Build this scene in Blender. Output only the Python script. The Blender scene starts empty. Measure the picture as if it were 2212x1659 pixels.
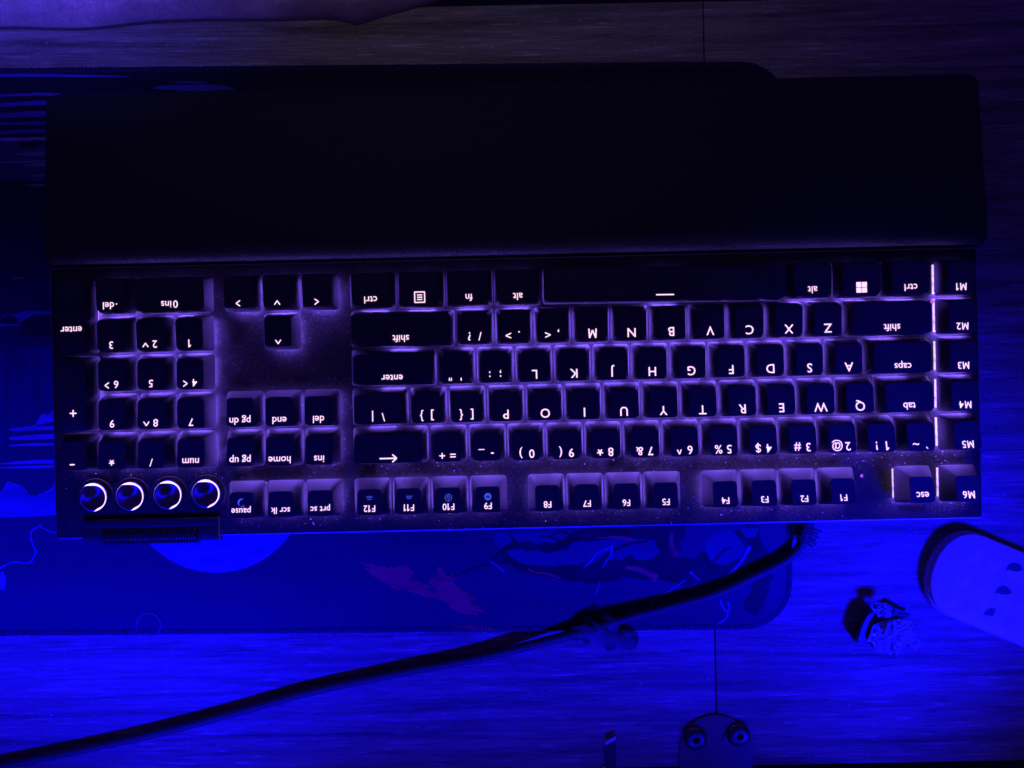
import bpy, bmesh, math, random
from mathutils import Vector, Matrix, noise
random.seed(7)
R = math.radians
MM = 0.001
sc = bpy.context.scene
C = sc.collection

# ------------------------------------------------------------------ camera
CAMZ = 407.0          # mm above the desk
FPX = 1662.0          # focal length in units of a 2212 px wide frame
cam = bpy.data.cameras.new('camera'); camo = bpy.data.objects.new('camera', cam); C.objects.link(camo)
cam.sensor_width = 36.0; cam.lens = 36.0 * FPX / 2212.0
cam.clip_start = 0.01; cam.clip_end = 20.0
camo.location = (0, 0, CAMZ * MM); camo.rotation_euler = (0, 0, 0)
sc.camera = camo

# ------------------------------------------------------------------ light
world = bpy.data.worlds.new('World'); sc.world = world; world.use_nodes = True
bg = world.node_tree.nodes['Background']
bg.inputs['Color'].default_value = (0.12, 0.04, 1.0, 1); bg.inputs['Strength'].default_value = 0.085

def area(name, loc, target, sx, sy, power, col, spread=180):
    l = bpy.data.lights.new(name, 'AREA'); l.shape = 'RECTANGLE'; l.size = sx; l.size_y = sy
    l.energy = power; l.color = col; l.spread = R(spread)
    o = bpy.data.objects.new(name, l); C.objects.link(o); o.location = loc
    d = Vector(target) - Vector(loc)
    o.rotation_euler = d.to_track_quat('-Z', 'Y').to_euler()
    return o
# blue light strips of the monitor that stands behind the keyboard, and a faint room lamp
BLUE = (0.002, 0.0015, 1.0)
area('blue_strip_lamp', (-0.30, -0.42, 0.28), (-0.26, -0.110, 0.0), 0.26, 0.03, 0.35, BLUE, 27)
area('blue_strip_lamp', (-0.02, -0.42, 0.28), (-0.03, -0.105, 0.0), 0.26, 0.03, 0.21, BLUE, 26)
area('blue_strip_lamp', (0.40, -0.36, 0.32), (0.185, -0.085, 0.0), 0.16, 0.05, 0.32, BLUE, 25)
area('violet_blanket_fill', (-0.22, -0.02, 0.55), (-0.25, 0.265, 0.0), 0.12, 0.03, 0.13, (0.07, 0.05, 1.0), 24)  # unseen fill light added to tint the blanket violet-blue
area('room_lamp', (-0.03, 0.14, 0.60), (-0.03, 0.235, 0.0), 0.3, 0.05, 0.011, (1.0, 0.88, 0.66), 42)

sc.view_settings.view_transform = 'Standard'; sc.view_settings.look = 'None'
sc.view_settings.exposure = 0.0; sc.view_settings.gamma = 1.0
sc.view_settings.use_curve_mapping = False
sc.cycles.max_bounces = 6; sc.cycles.diffuse_bounces = 4; sc.cycles.glossy_bounces = 3
sc.cycles.use_denoising = True
sc.cycles.sample_clamp_indirect = 6.0
sc.cycles.use_light_tree = True

# ------------------------------------------------------------------ helpers
def W(px, py, z=0.0):
    """point (mm) at height z whose place was measured at px, py on a 2212 x 1659 picture"""
    s = (CAMZ - z) / FPX
    return Vector(((px - 1106.0) * s, (829.5 - py) * s, z))

def link(o, parent=None):
    C.objects.link(o)
    if parent is not None: o.parent = parent
    return o

def mesh_obj(name, verts, faces, mat, parent=None, smooth=None, mats=None, fmat=None):
    me = bpy.data.meshes.new(name)
    me.from_pydata([(v[0] * MM, v[1] * MM, v[2] * MM) for v in verts], [], faces)
    fix(me)
    for m in (mats or [mat]): me.materials.append(m)
    if fmat:
        for p, i in zip(me.polygons, fmat): p.material_index = i
    shade(me, smooth)
    return link(bpy.data.objects.new(name, me), parent)

def fix(me):
    bm = bmesh.new(); bm.from_mesh(me)
    bmesh.ops.recalc_face_normals(bm, faces=bm.faces); bm.to_mesh(me); bm.free(); me.update()

def shade(me, smooth):
    if smooth is not None:
        for p in me.polygons: p.use_smooth = True
        if smooth < 179: me.set_sharp_from_angle(angle=R(smooth))

def empty(name, loc=(0, 0, 0), rz=0.0):
    o = bpy.data.objects.new(name, None); o.empty_display_size = 0.01
    o.location = (loc[0] * MM, loc[1] * MM, loc[2] * MM); o.rotation_euler = (0, 0, rz)
    return link(o)

def tag(o, label=None, cat=None, group=None, kind=None):
    if label: o['label'] = label
    if cat: o['category'] = cat
    if group: o['group'] = group
    if kind: o['kind'] = kind
    return o

def rrect(hx, hy, r, n=4, cx=0.0, cy=0.0):
    r = min(r, hx * .999, hy * .999); P = []
    for k, (sx, sy) in enumerate(((1, 1), (-1, 1), (-1, -1), (1, -1))):
        for i in range(n + 1):
            a = math.pi / 2 * (k + i / n)
            P.append((cx + sx * (hx - r) + r * math.cos(a), cy + sy * (hy - r) + r * math.sin(a)))
    return P

def loft(loops, cap0=True, cap1=True):
    n = len(loops[0]); V = [p for l in loops for p in l]; F = []
    for k in range(len(loops) - 1):
        for i in range(n):
            j = (i + 1) % n
            F.append((k * n + i, k * n + j, (k + 1) * n + j, (k + 1) * n + i))
    if cap0: F.append(tuple(range(n))[::-1])
    if cap1: F.append(tuple((len(loops) - 1) * n + i for i in range(n)))
    return V, F

def slab(outline, z0, z1, bev=0.0):
    """loops for a bevelled slab of a convex outline (about its own centre)"""
    cx = sum(p[0] for p in outline) / len(outline); cy = sum(p[1] for p in outline) / len(outline)
    ext = max(max(abs(p[0] - cx), abs(p[1] - cy)) for p in outline)
    def sc_(d, z):
        out = []
        n = len(outline)
        for i in range(n):
            a = Vector(outline[i - 1]); b = Vector(outline[i]); c = Vector(outline[(i + 1) % n])
            t = (c - a); nrm = Vector((t.y, -t.x)).normalized()
            out.append((b.x - nrm.x * d, b.y - nrm.y * d, z))
        return out
    if bev <= 0: return loft([sc_(0, z0), sc_(0, z1)])
    return loft([sc_(bev, z0), sc_(0, z0 + bev), sc_(0, z1 - bev), sc_(bev * .3, z1 - bev * .3), sc_(bev, z1)])

def box(x0, x1, y0, y1, z0, z1, bev=0.0):
    return slab([(x1, y1), (x0, y1), (x0, y0), (x1, y0)], z0, z1, bev)

def add(VF, V2F2):
    V, F = VF; V2, F2 = V2F2; k = len(V)
    return V + list(V2), F + [tuple(i + k for i in f) for f in F2]

def tube(pts, rad, n=10, closed=False, capped=True):
    pts = [Vector(p) for p in pts]; m = len(pts); loops = []
    up = Vector((0, 0, 1)); 
    for i, p in enumerate(pts):
        a = pts[max(i - 1, 0)]; b = pts[min(i + 1, m - 1)]
        t = (b - a).normalized()
        s = t.cross(up)
        if s.length < 1e-4: s = Vector((1, 0, 0))
        s.normalize(); u = s.cross(t).normalized()
        r = rad[i] if isinstance(rad, (list, tuple)) else rad
        loops.append([tuple(p + s * (r * math.cos(2 * math.pi * k / n)) + u * (r * math.sin(2 * math.pi * k / n))) for k in range(n)])
    return loft(loops, capped, capped)

def spline(P, sub=10):
    P = [Vector(p) for p in P]; out = []
    for i in range(len(P) - 1):
        p0 = P[max(i - 1, 0)]; p1 = P[i]; p2 = P[i + 1]; p3 = P[min(i + 2, len(P) - 1)]
        for k in range(sub):
            t = k / sub
            out.append(0.5 * ((2 * p1) + (p2 - p0) * t + (2 * p0 - 5 * p1 + 4 * p2 - p3) * t * t + (3 * p1 - p0 - 3 * p2 + p3) * t ** 3))
    out.append(P[-1]); return out

def cyl(cx, cy, z0, z1, r, n=32, bev=0.0, ang=0.0):
    return slab([(cx + r * math.cos(ang + 2 * math.pi * i / n), cy + r * math.sin(ang + 2 * math.pi * i / n)) for i in range(n)], z0, z1, bev)

def curve_mesh(name, contours, thick=0.0, bevel=0.0, z=0.0):
    """filled 2-D outline with holes (mm) -> mesh data (mm still, scaled later)"""
    cu = bpy.data.curves.new(name, 'CURVE'); cu.dimensions = '2D'; cu.fill_mode = 'BOTH' if thick else 'FRONT'
    if thick: cu.extrude = thick / 2; cu.bevel_depth = bevel; cu.bevel_resolution = 1
    for c in contours:
        s = cu.splines.new('POLY'); s.points.add(len(c) - 1); s.use_cyclic_u = True
        for i, p in enumerate(c): s.points[i].co = (p[0], p[1], 0, 1)
    return bake(cu, z)

def bake(cu, z=0.0):
    o = bpy.data.objects.new('bake', cu); C.objects.link(o)
    bpy.context.view_layer.update()
    me = bpy.data.meshes.new_from_object(o.evaluated_get(bpy.context.evaluated_depsgraph_get()))
    bpy.data.objects.remove(o); bpy.data.curves.remove(cu)
    V = [(v.co.x, v.co.y, v.co.z + z) for v in me.vertices]; F = [tuple(p.vertices) for p in me.polygons]
    bpy.data.meshes.remove(me)
    return V, F

def raw_text(s, size, xs=1.0, bold=0.0):
    cu = bpy.data.curves.new('t', 'FONT'); cu.body = s; cu.size = size; cu.align_x = 'LEFT'
    cu.offset = bold; cu.resolution_u = 3; cu.fill_mode = 'FRONT'
    V, F = bake(cu)
    return [(v[0] * xs, v[1], v[2]) for v in V], F

def seg(x0, y0, x1, y1, w):
    a = Vector((x0, y0)); b = Vector((x1, y1)); t = (b - a).normalized(); n_ = Vector((-t.y, t.x)) * w / 2; e = t * w * .35
    q = [a - e * .4 + n_ , a - e - n_ * 0, a - e * .4 - n_, b + e * .4 - n_, b + e, b + e * .4 + n_]
    return [(p.x, p.y, 0) for p in q], [tuple(range(6))]
def polyseg(segs, w):
    VF = ([], [])
    for s in segs: VF = add(VF, seg(*s, w))
    return VF

STROKES = {   # letters drawn as strokes, in units of the cap height
    '1': [(.24, 0, .24, .97), (.24, .97, 0, .74)],
    'M': [(0, 0, .06, .97), (.06, .97, .40, .16), (.40, .16, .74, .97), (.74, .97, .80, 0)],
    '*': [(.30, .50, .30, .86), (.30, .50, .62, .60), (.30, .50, -.02, .60), (.30, .50, .50, .22), (.30, .50, .10, .22)]}
def text_VF(s, size, xs=1.0, bold=0.0):
    h = size * .70; out = ([], []); x = 0.0; runs = []
    for ch in s:
        if ch in STROKES or not runs or runs[-1] in STROKES: runs.append(ch)
        else: runs[-1] += ch
    for r_ in runs:
        if r_ in STROKES:
            V, F = polyseg([tuple(c * h for c in q) for q in STROKES[r_]], .150 * h)
        else: V, F = raw_text(r_, size, xs, bold)
        if not V: x += .3 * h; continue
        lo = min(v[0] for v in V); hi = max(v[0] for v in V)
        out = add(out, ([(v[0] - lo + x, v[1], v[2]) for v in V], F)); x += hi - lo + .17 * h
    w = x - .17 * h
    return [(v[0] - w / 2, v[1], v[2]) for v in out[0]], out[1]

# ------------------------------------------------------------------ materials
def mat(name, col, rough=0.6, metal=0.0, spec=0.5, emit=None, estr=0.0, trans=0.0, alpha=1.0):
    m = bpy.data.materials.new(name); m.use_nodes = True
    b = m.node_tree.nodes['Principled BSDF']
    b.inputs['Base Color'].default_value = (*col, 1); b.inputs['Roughness'].default_value = rough
    b.inputs['Metallic'].default_value = metal; b.inputs['Specular IOR Level'].default_value = spec
    b.inputs['Transmission Weight'].default_value = trans; b.inputs['Alpha'].default_value = alpha
    if emit: b.inputs['Emission Color'].default_value = (*emit, 1); b.inputs['Emission Strength'].default_value = estr
    return m

class N:
    def __init__(s, m): s.t = m.node_tree; s.b = s.t.nodes['Principled BSDF']
    def add(s, kind, **kw):
        n = s.t.nodes.new(kind)
        for k, v in kw.items():
            if k in n.inputs: n.inputs[k].default_value = v
            else: setattr(n, k, v)
        return n
    def l(s, a, b): s.t.links.new(a, b)
    def coords(s, scale, rot=(0, 0, 0)):
        tc = s.add('ShaderNodeTexCoord'); mp = s.add('ShaderNodeMapping')
        mp.inputs['Scale'].default_value = scale; mp.inputs['Rotation'].default_value = rot
        s.l(tc.outputs['Object'], mp.inputs['Vector']); return mp.outputs['Vector']
    def noise(s, vec, scale, detail=4, rough=.6, dist=0.0):
        n = s.add('ShaderNodeTexNoise', Scale=scale, Detail=detail, Roughness=rough, Distortion=dist)
        s.l(vec, n.inputs['Vector']); return n.outputs['Fac']
    def ramp(s, fac, stops):
        r = s.add('ShaderNodeValToRGB'); e = r.color_ramp.elements
        while len(e) < len(stops): e.new(0.5)
        for el, (p, c) in zip(e, stops):
            el.position = p; el.color = (*c, 1) if len(c) == 3 else c
        s.l(fac, r.inputs['Fac']); return r.outputs['Color']
    def mix(s, a, b, fac, mode='MIX'):
        m = s.add('ShaderNodeMix', data_type='RGBA', blend_type=mode)
        for sock, v in ((m.inputs[0], fac), (m.inputs[6], a), (m.inputs[7], b)):
            if hasattr(v, 'is_output'): s.l(v, sock)
            else: sock.default_value = v if not isinstance(v, tuple) else (*v, 1)
        return m.outputs[2]
    def bump(s, h, strength, dist=0.0005):
        b = s.add('ShaderNodeBump', Strength=strength, Distance=dist)
        s.l(h, b.inputs['Height']); s.l(b.outputs['Normal'], s.b.inputs['Normal'])

def g(v): return (v, v, v)

def wood_mat():
    m = mat('wood_laminate', (.3, .27, .24), .42, spec=.4); n = N(m)
    v1 = n.coords((7, 160, 10)); a = n.noise(v1, 1.0, 8, .62, .5)
    v2 = n.coords((42, 800, 10)); b = n.noise(v2, 1.0, 6, .72, .6)
    v3 = n.coords((3, 26, 10)); c = n.noise(v3, 1.0, 4, .5, .9)
    base = n.ramp(a, [(.28, (.10, .085, .078)), (.44, (.27, .235, .22)), (.62, (.42, .385, .36)), (.8, (.31, .28, .26))])
    fine = n.ramp(b, [(.30, g(.35)), (.43, g(.84)), (.57, g(1.0)), (.66, g(2.1))])  # grain streaks; the bright end paints thin highlight lines into the colour
    big = n.ramp(c, [(.3, g(.72)), (.5, g(1.0)), (.7, g(1.12))])
    col = n.mix(n.mix(base, fine, 1.0, 'MULTIPLY'), big, 1.0, 'MULTIPLY')
    glint_fac = n.noise(n.coords((500, 1100, 10)), 1.0, 1, .5)
    col = n.mix(col, (.85, .8, .8), n.ramp(glint_fac, [(.70, g(0)), (.76, g(1))]))  # near-white specks painted into the colour as glints off the surface
    n.l(col, n.b.inputs['Base Color'])
    rr = n.ramp(b, [(.3, g(.62)), (.7, g(.36))]); n.l(rr, n.b.inputs['Roughness'])
    n.bump(b, .7, .0006)
    return m

def plate_mat():
    """matt anodised top plate with settled dust and finger smudges"""
    m = mat('keyboard_plate', (.05, .045, .06), .5, spec=.3); n = N(m)
    v = n.coords((1, 1, 1))
    dustn = n.noise(v, 900, 3, .75)
    blotch = n.noise(v, 38, 3, .55, .6)
    dust = n.ramp(dustn, [(.42, (.008, .0075, .010)), (.60, (.018, .0165, .021)), (.72, (.11, .105, .115))])
    sm = n.ramp(blotch, [(.34, g(0)), (.42, g(1))])
    col = n.mix((.005, .0045, .006), dust, sm)
    n.l(col, n.b.inputs['Base Color'])
    rr = n.ramp(blotch, [(.34, g(.38)), (.44, g(.62))]); n.l(rr, n.b.inputs['Roughness'])
    n.bump(dustn, .25, .0002)
    return m

def cap_mat():
    m = mat('keycap_plastic', (.034, .031, .042), .5, spec=.25); n = N(m)
    v = n.coords((1, 1, 1)); a = n.noise(v, 1500, 2, .6); b = n.noise(v, 90, 3, .6)
    col = n.ramp(b, [(.3, (.058, .054, .066)), (.7, (.085, .08, .094))]); n.l(col, n.b.inputs['Base Color'])
    rr = n.ramp(b, [(.3, g(.54)), (.7, g(.66))]); n.l(rr, n.b.inputs['Roughness'])
    n.bump(a, .12, .0001)
    return m

def leather_mat():
    m = mat('wrist_rest_leatherette', (.012, .011, .016), .55, spec=.35); n = N(m)
    v = n.coords((1, 1, 1), (0, 0, R(38)))
    w = n.add('ShaderNodeTexWave', Scale=260.0, Distortion=1.2, Detail=2.0); w.inputs['Detail Scale'].default_value = 3
    n.l(v, w.inputs['Vector'])
    ns = n.noise(v, 700, 3, .7)
    h = n.mix(w.outputs['Color'], ns, .35)
    col = n.ramp(h, [(.25, (.006, .0055, .008)), (.75, (.038, .035, .048))]); n.l(col, n.b.inputs['Base Color'])
    n.bump(h, .7, .0004)
    return m

def pad_mat():
    m = mat('desk_mat_cloth', (.03, .03, .2), .75, spec=.25); n = N(m)
    v = n.coords((1, 1, 1)); weave = n.noise(v, 2200, 2, .6)
    v2 = n.coords((3, 22, 1)); cl = n.noise(v2, 1.0, 5, .55, .4)
    tc = n.add('ShaderNodeTexCoord'); sp = n.add('ShaderNodeSeparateXYZ'); n.l(tc.outputs['Object'], sp.inputs[0])
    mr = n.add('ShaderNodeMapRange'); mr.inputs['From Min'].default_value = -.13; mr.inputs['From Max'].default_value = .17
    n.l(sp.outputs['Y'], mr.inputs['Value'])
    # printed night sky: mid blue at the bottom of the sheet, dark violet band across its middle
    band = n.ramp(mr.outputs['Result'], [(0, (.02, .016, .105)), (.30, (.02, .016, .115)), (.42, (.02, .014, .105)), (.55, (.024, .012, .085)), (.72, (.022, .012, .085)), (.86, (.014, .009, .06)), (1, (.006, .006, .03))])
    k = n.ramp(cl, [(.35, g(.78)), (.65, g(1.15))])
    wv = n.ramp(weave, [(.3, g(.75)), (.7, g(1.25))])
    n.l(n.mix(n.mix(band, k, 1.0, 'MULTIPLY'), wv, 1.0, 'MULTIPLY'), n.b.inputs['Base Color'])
    n.bump(weave, .3, .0002)
    return m

def print_mat(name, col, var=.25, scale=60, stretch=(1, 1, 1)):
    m = mat(name, col, .75, spec=.25); n = N(m)
    v = n.coords(stretch); a = n.noise(v, scale, 4, .6, .5)
    lo = tuple(c * (1 - var) for c in col); hi = tuple(min(1, c * (1 + var)) for c in col)
    n.l(n.ramp(a, [(.35, lo), (.65, hi)]), n.b.inputs['Base Color'])
    return m

def cloth_mat():
    m = mat('plush_blanket', (.5, .44, .62), .95, spec=.1); n = N(m)
    v = n.coords((1, 1, 1)); a = n.noise(v, 130, 6, .7, .8); b = n.noise(v, 900, 3, .7)
    n.l(n.mix(n.ramp(a, [(.3, (.55, .36, .40)), (.7, (.85, .58, .62))]), n.ramp(b, [(.3, g(.7)), (.7, g(1.2))]), 1.0, 'MULTIPLY'), n.b.inputs['Base Color'])
    n.b.inputs['Sheen Weight'].default_value = .4
    n.bump(n.mix(a, b, .5), .8, .002)
    return m

def braid_mat():
    m = mat('braided_cable', (.03, .028, .036), .6); n = N(m)
    v = n.coords((1, 1, 1)); a = n.noise(v, 1300, 2, .6)
    n.l(n.ramp(a, [(.35, (.035, .034, .04)), (.65, (.085, .08, .095))]), n.b.inputs['Base Color'])
    n.bump(a, .15, .0002)
    return m

def spun_mat():
    m = mat('spun_metal', (.3, .3, .36), .34, 1.0); n = N(m)
    n.b.inputs['Anisotropic'].default_value = .92
    tg = n.add('ShaderNodeTangent', direction_type='RADIAL', axis='Z'); n.l(tg.outputs[0], n.b.inputs['Tangent'])
    return m

M_WOOD = wood_mat(); M_PLATE = plate_mat(); M_CAP = cap_mat(); M_LEATHER = leather_mat(); M_PAD = pad_mat()
M_CLOTH = cloth_mat(); M_BRAID = braid_mat(); M_SPUN = spun_mat()
M_BODY = mat('keyboard_body', (.03, .028, .035), .45)
M_RIM = mat('keyboard_edge', (.35, .35, .4), .4, .7)
M_LEGEND = mat('lit_legend', (.8, .8, .8), .6, emit=(1.0, .66, .84), estr=1.3)
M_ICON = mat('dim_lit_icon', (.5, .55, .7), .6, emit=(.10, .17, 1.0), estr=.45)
M_GLOW = mat('switch_glow', (.5, .5, .5), .6, emit=(.21, .098, 1.0), estr=30.0)
M_GLOWF = mat('switch_glow_front', (.5, .5, .5), .6, emit=(.21, .098, 1.0), estr=10.0)
M_GLOWM = mat('switch_glow_lilac', (.5, .5, .5), .6, emit=(.78, .55, 1.0), estr=1.0)
_n = N(M_GLOWM); _f = _n.noise(_n.coords((1, 1, 1)), 260, 2, .6); _r = _n.ramp(_f, [(.36, g(.25)), (.64, g(1.35))]); _n.l(_r, _n.b.inputs['Emission Strength'])
M_GLOWR = mat('switch_glow_rear', (.5, .5, .5), .6, emit=(.21, .098, 1.0), estr=74.0)
M_RING = mat('painted_glint', (.8, .8, .8), .4, emit=(.95, .66, 1.0), estr=1.5)
M_RUBBER = mat('black_rubber', (.022, .021, .026), .55)
M_STRAP = mat('rubber_strap', (.06, .057, .07), .5)
M_STEEL = mat('dark_steel', (.10, .10, .12), .42, 1.0)
M_BRACKET = mat('painted_bracket', (.12, .12, .14), .6)
M_REMOTE = mat('white_remote_plastic', (.78, .78, .8), .4)
M_BTN = mat('remote_button', (.8, .8, .82), .45)
M_BTND = mat('remote_button_teal', (.0, .05, .09), .45)
M_EMB = mat('remote_marking', (.6, .6, .66), .5)
M_FLOOR = mat('dark_floor', (.02, .02, .025), .7)
M_DUST = mat('dust_speck', (.75, .7, .72), .8)
M_CRUMB = mat('orange_crumb', (.75, .4, .28), .7)
M_TIP = mat('pale_tip', (.8, .8, .85), .35)

# ------------------------------------------------------------------ floor and desk
V, F = box(-900, 900, -700, 900, -720, -715)
tag(mesh_obj('floor', V, F, M_FLOOR), kind='structure')

DROT = R(1.07)
desk = empty('desk', (0, 0, 0), DROT); tag(desk, kind='structure')
for (x0, x1) in ((-520, 104.55), (105.25, 620)):
    V, F = box(x0, x1, -204.1, 200.5, -18, 0, .35)
    mesh_obj('board', V, F, M_WOOD, desk, smooth=40)

# ------------------------------------------------------------------ desk mat with its printed picture
PADZ = 3.0
PROT = R(0.5)
pad = empty('desk_mat', (0, 0, 0), PROT)
tag(pad, 'dark blue printed cloth desk mat with stitched edge under the keyboard', 'desk mat')
ci, si = math.cos(-PROT), math.sin(-PROT)
def P2(px, py, z=PADZ):
    w = W(px, py, z); return (w.x * ci - w.y * si, w.x * si + w.y * ci)
pr = P2(1712, 1240)[0]; pt = P2(800, 139)[1]; pb = P2(1200, 1364)[1]; plft = -470.0
pcx, pcy, phx, phy = (pr + plft) / 2, (pt + pb) / 2, (pr - plft) / 2, (pt - pb) / 2
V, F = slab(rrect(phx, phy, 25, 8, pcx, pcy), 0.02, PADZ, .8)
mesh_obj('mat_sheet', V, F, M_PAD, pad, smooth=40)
# overlocked stitching round the edge: little slanted thread lumps
M_THREAD = mat('edge_thread', (.025, .025, .11), .8)
ol = rrect(phx - 1.7, phy - 1.7, 23.3, 10, pcx, pcy); VF = ([], [])
acc = 0.0
for i in range(len(ol)):
    a = Vector(ol[i]); b = Vector(ol[(i + 1) % len(ol)]); d = (b - a).length
    if d < 1e-6: continue
    t = (b - a) / d; nn = Vector((t.y, -t.x)); s = acc
    while s < d:
        c = a + t * s; s += 1.7 * random.uniform(.85, 1.15)
        if c.x < -300: continue
        w = random.uniform(.5, .62); ln = random.uniform(1.5, 1.9); sk = random.uniform(.2, .8)
        q = [c + t * (w * dx + sk * dy * .5) + nn * (ln * dy) for dx, dy in ((-1, -1), (1, -1), (1, 1), (-1, 1))]
        h = PADZ + random.uniform(.32, .55)
        top = [c + t * (w * dx * .5 + sk * dy * .4) + nn * (ln * dy * .6) for dx, dy in ((-1, -1), (1, -1), (1, 1), (-1, 1))]
        V2, F2 = loft([[(p.x, p.y, PADZ - .3) for p in q], [(p.x, p.y, h) for p in top]], False, True)
        VF = add(VF, (V2, F2))
    acc = s - d
tag(mesh_obj('edge_stitching', VF[0], VF[1], M_THREAD, pad, smooth=60), kind='stuff')

M_MOON = print_mat('print_moon', (.12, .16, .60), .22, 45)
M_MOOND = print_mat('print_moon_shade', (.06, .08, .44), .15, 60)
M_BRANCH = print_mat('print_branch', (.010, .008, .055), .3, 90)
M_SKY = print_mat('print_sky_gap', (.03, .035, .20), .15, 40)
M_LINE = print_mat('print_highlight', (.13, .15, .50), .25, 200)
def soft_red():
    m = mat('print_red_cloud', (.9, .015, .17), .75, spec=.25); n = N(m)
    a = n.noise(n.coords((1, 2, 1)), 55, 5, .65, 1.0)
    n.l(n.ramp(a, [(.30, (.25, .010, .10)), (.46, (.85, .012, .13)), (.66, (1.0, .03, .16))]), n.b.inputs['Base Color']); return m
M_RED = soft_red()
M_REDX = print_mat('print_red_cloud', (.9, .015, .17), .3, 90)
M_CLOUD = print_mat('print_pale_cloud', (.30, .22, .62), .15, 60, (.3, 2, 1))
M_CLOUDB = print_mat('print_blue_cloud', (.07, .06, .42), .18, 50, (.4, 2, 1))
M_DARKP = print_mat('print_dark_hill', (.008, .006, .05), .3, 40)
PZ = [PADZ + .02]
def flat(name, pts, m, rag=0.0, soft=True):
    PZ[0] += .003
    if soft and len(pts) < 30:
        n_ = len(pts); pp = []
        for i in range(n_):
            a, b, c = pts[i - 1], pts[i], pts[(i + 1) % n_]
            pp += [(a[0] * .22 + b[0] * .78, a[1] * .22 + b[1] * .78), b, (c[0] * .22 + b[0] * .78, c[1] * .22 + b[1] * .78)]
            pp[-2] = ((pp[-3][0] + pp[-1][0]) / 4 + b[0] / 2, (pp[-3][1] + pp[-1][1]) / 4 + b[1] / 2)
        pts = pp
    q = [P2(x + random.uniform(-rag, rag), y + random.uniform(-rag, rag)) for x, y in pts]
    V, F = curve_mesh(name, [q], 0, 0, PZ[0])
    return mesh_obj(name, V, F, m, pad)
def stroke(name, pts, w, m, rag=0.6):
    """printed brush line of varying width"""
    P = spline([(x, y, 0) for x, y in pts], 5); n = len(P); L = []; Rr = []
    for i, p in enumerate(P):
        t = (P[min(i + 1, n - 1)] - P[max(i - 1, 0)]).normalized(); nn = Vector((-t.y, t.x, 0))
        f = i / (n - 1); ww = (w[0] * (1 - f) + w[1] * f) / 2 * random.uniform(.75, 1.25) + .15
        L.append(p + nn * ww); Rr.append(p - nn * ww)
    q = L + Rr[::-1]
    return flat(name, [(p.x, p.y) for p in q], m, rag * .3)
def blob(name, cx, cy, rx, ry, m, rough=.3, n=40, seed=0, ang=0.0):
    pts = []
    for i in range(n):
        a = 2 * math.pi * i / n
        k = 1 + rough * noise.noise(Vector((math.cos(a) * 2 + seed, math.sin(a) * 2, seed))) + rough * .6 * noise.noise(Vector((math.cos(a) * 7 + seed, math.sin(a) * 7, seed + 5)))
        x = rx * k * math.cos(a); y = ry * k * math.sin(a)
        pts.append((cx + x * math.cos(ang) - y * math.sin(ang), cy + x * math.sin(ang) + y * math.cos(ang)))
    return flat(name, pts, m)
flat('printed_moon', [(467 + 196 * math.cos(2 * math.pi * i / 80), 1041 + 196 * math.sin(2 * math.pi * i / 80)) for i in range(80)], M_MOON)
for s_, (x, y, rx, ry) in enumerate(((415, 1180, 26, 11), (500, 1172, 34, 14), (560, 1190, 22, 8), (460, 1210, 30, 7), (385, 1172, 18, 7))):
    blob('moon_crater', x, y, rx, ry, M_MOOND, .4, 30, s_ * 3.1)
# dead tree printed at the right of the sheet: sky gaps, trunk, branches, pale twigs
flat('printed_sky', [(1060, 1150), (1420, 1145), (1440, 1185), (1400, 1215), (1340, 1225), (1290, 1205), (1240, 1225), (1180, 1235), (1120, 1215), (1075, 1190)], M_SKY, 3)
stroke('printed_branch', [(1480, 1150), (1380, 1148), (1250, 1158), (1210, 1180), (1165, 1182), (1115, 1178), (1085, 1190), (1062, 1212)], (34, 8), M_BRANCH)
stroke('printed_branch', [(1640, 1165), (1560, 1215), (1480, 1235), (1380, 1222), (1290, 1238), (1200, 1236), (1130, 1226), (1085, 1200)], (80, 8), M_BRANCH)
stroke('printed_branch', [(1120, 1178), (1108, 1165), (1100, 1150)], (8, 3), M_BRANCH)
stroke('printed_branch', [(1085, 1190), (1100, 1205), (1118, 1222), (1125, 1240)], (10, 3), M_BRANCH)
stroke('printed_branch', [(1215, 1175), (1190, 1160), (1165, 1158)], (6, 2), M_BRANCH)
stroke('printed_branch', [(1240, 1160), (1220, 1150), (1200, 1152), (1188, 1162)], (6, 2), M_BRANCH)
stroke('printed_branch', [(1100, 1215), (1040, 1222), (980, 1245)], (8, 2), M_BRANCH)
stroke('printed_branch', [(1290, 1232), (1310, 1200), (1350, 1178), (1400, 1168)], (9, 5), M_BRANCH)
stroke('printed_branch', [(1450, 1240), (1440, 1200), (1450, 1150)], (46, 52), M_BRANCH)
stroke('printed_branch', [(1600, 1150), (1640, 1225), (1640, 1280), (1618, 1322)], (70, 26), M_DARKP)
flat('printed_sky', [(1360, 1190), (1420, 1180), (1428, 1196), (1400, 1212), (1368, 1208)], M_SKY, 2)
flat('printed_sky', [(1540, 1148), (1585, 1146), (1615, 1172), (1605, 1200), (1570, 1222), (1535, 1215), (1522, 1180)], M_SKY, 2)
flat('printed_sky', [(1600, 1142), (1640, 1140), (1632, 1160), (1612, 1163)], M_SKY, 1)
stroke('printed_branch', [(1535, 1222), (1560, 1192), (1580, 1182)], (6, 3), M_BRANCH)
stroke('printed_branch', [(1590, 1146), (1606, 1170), (1612, 1185)], (8, 4), M_BRANCH)
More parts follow.
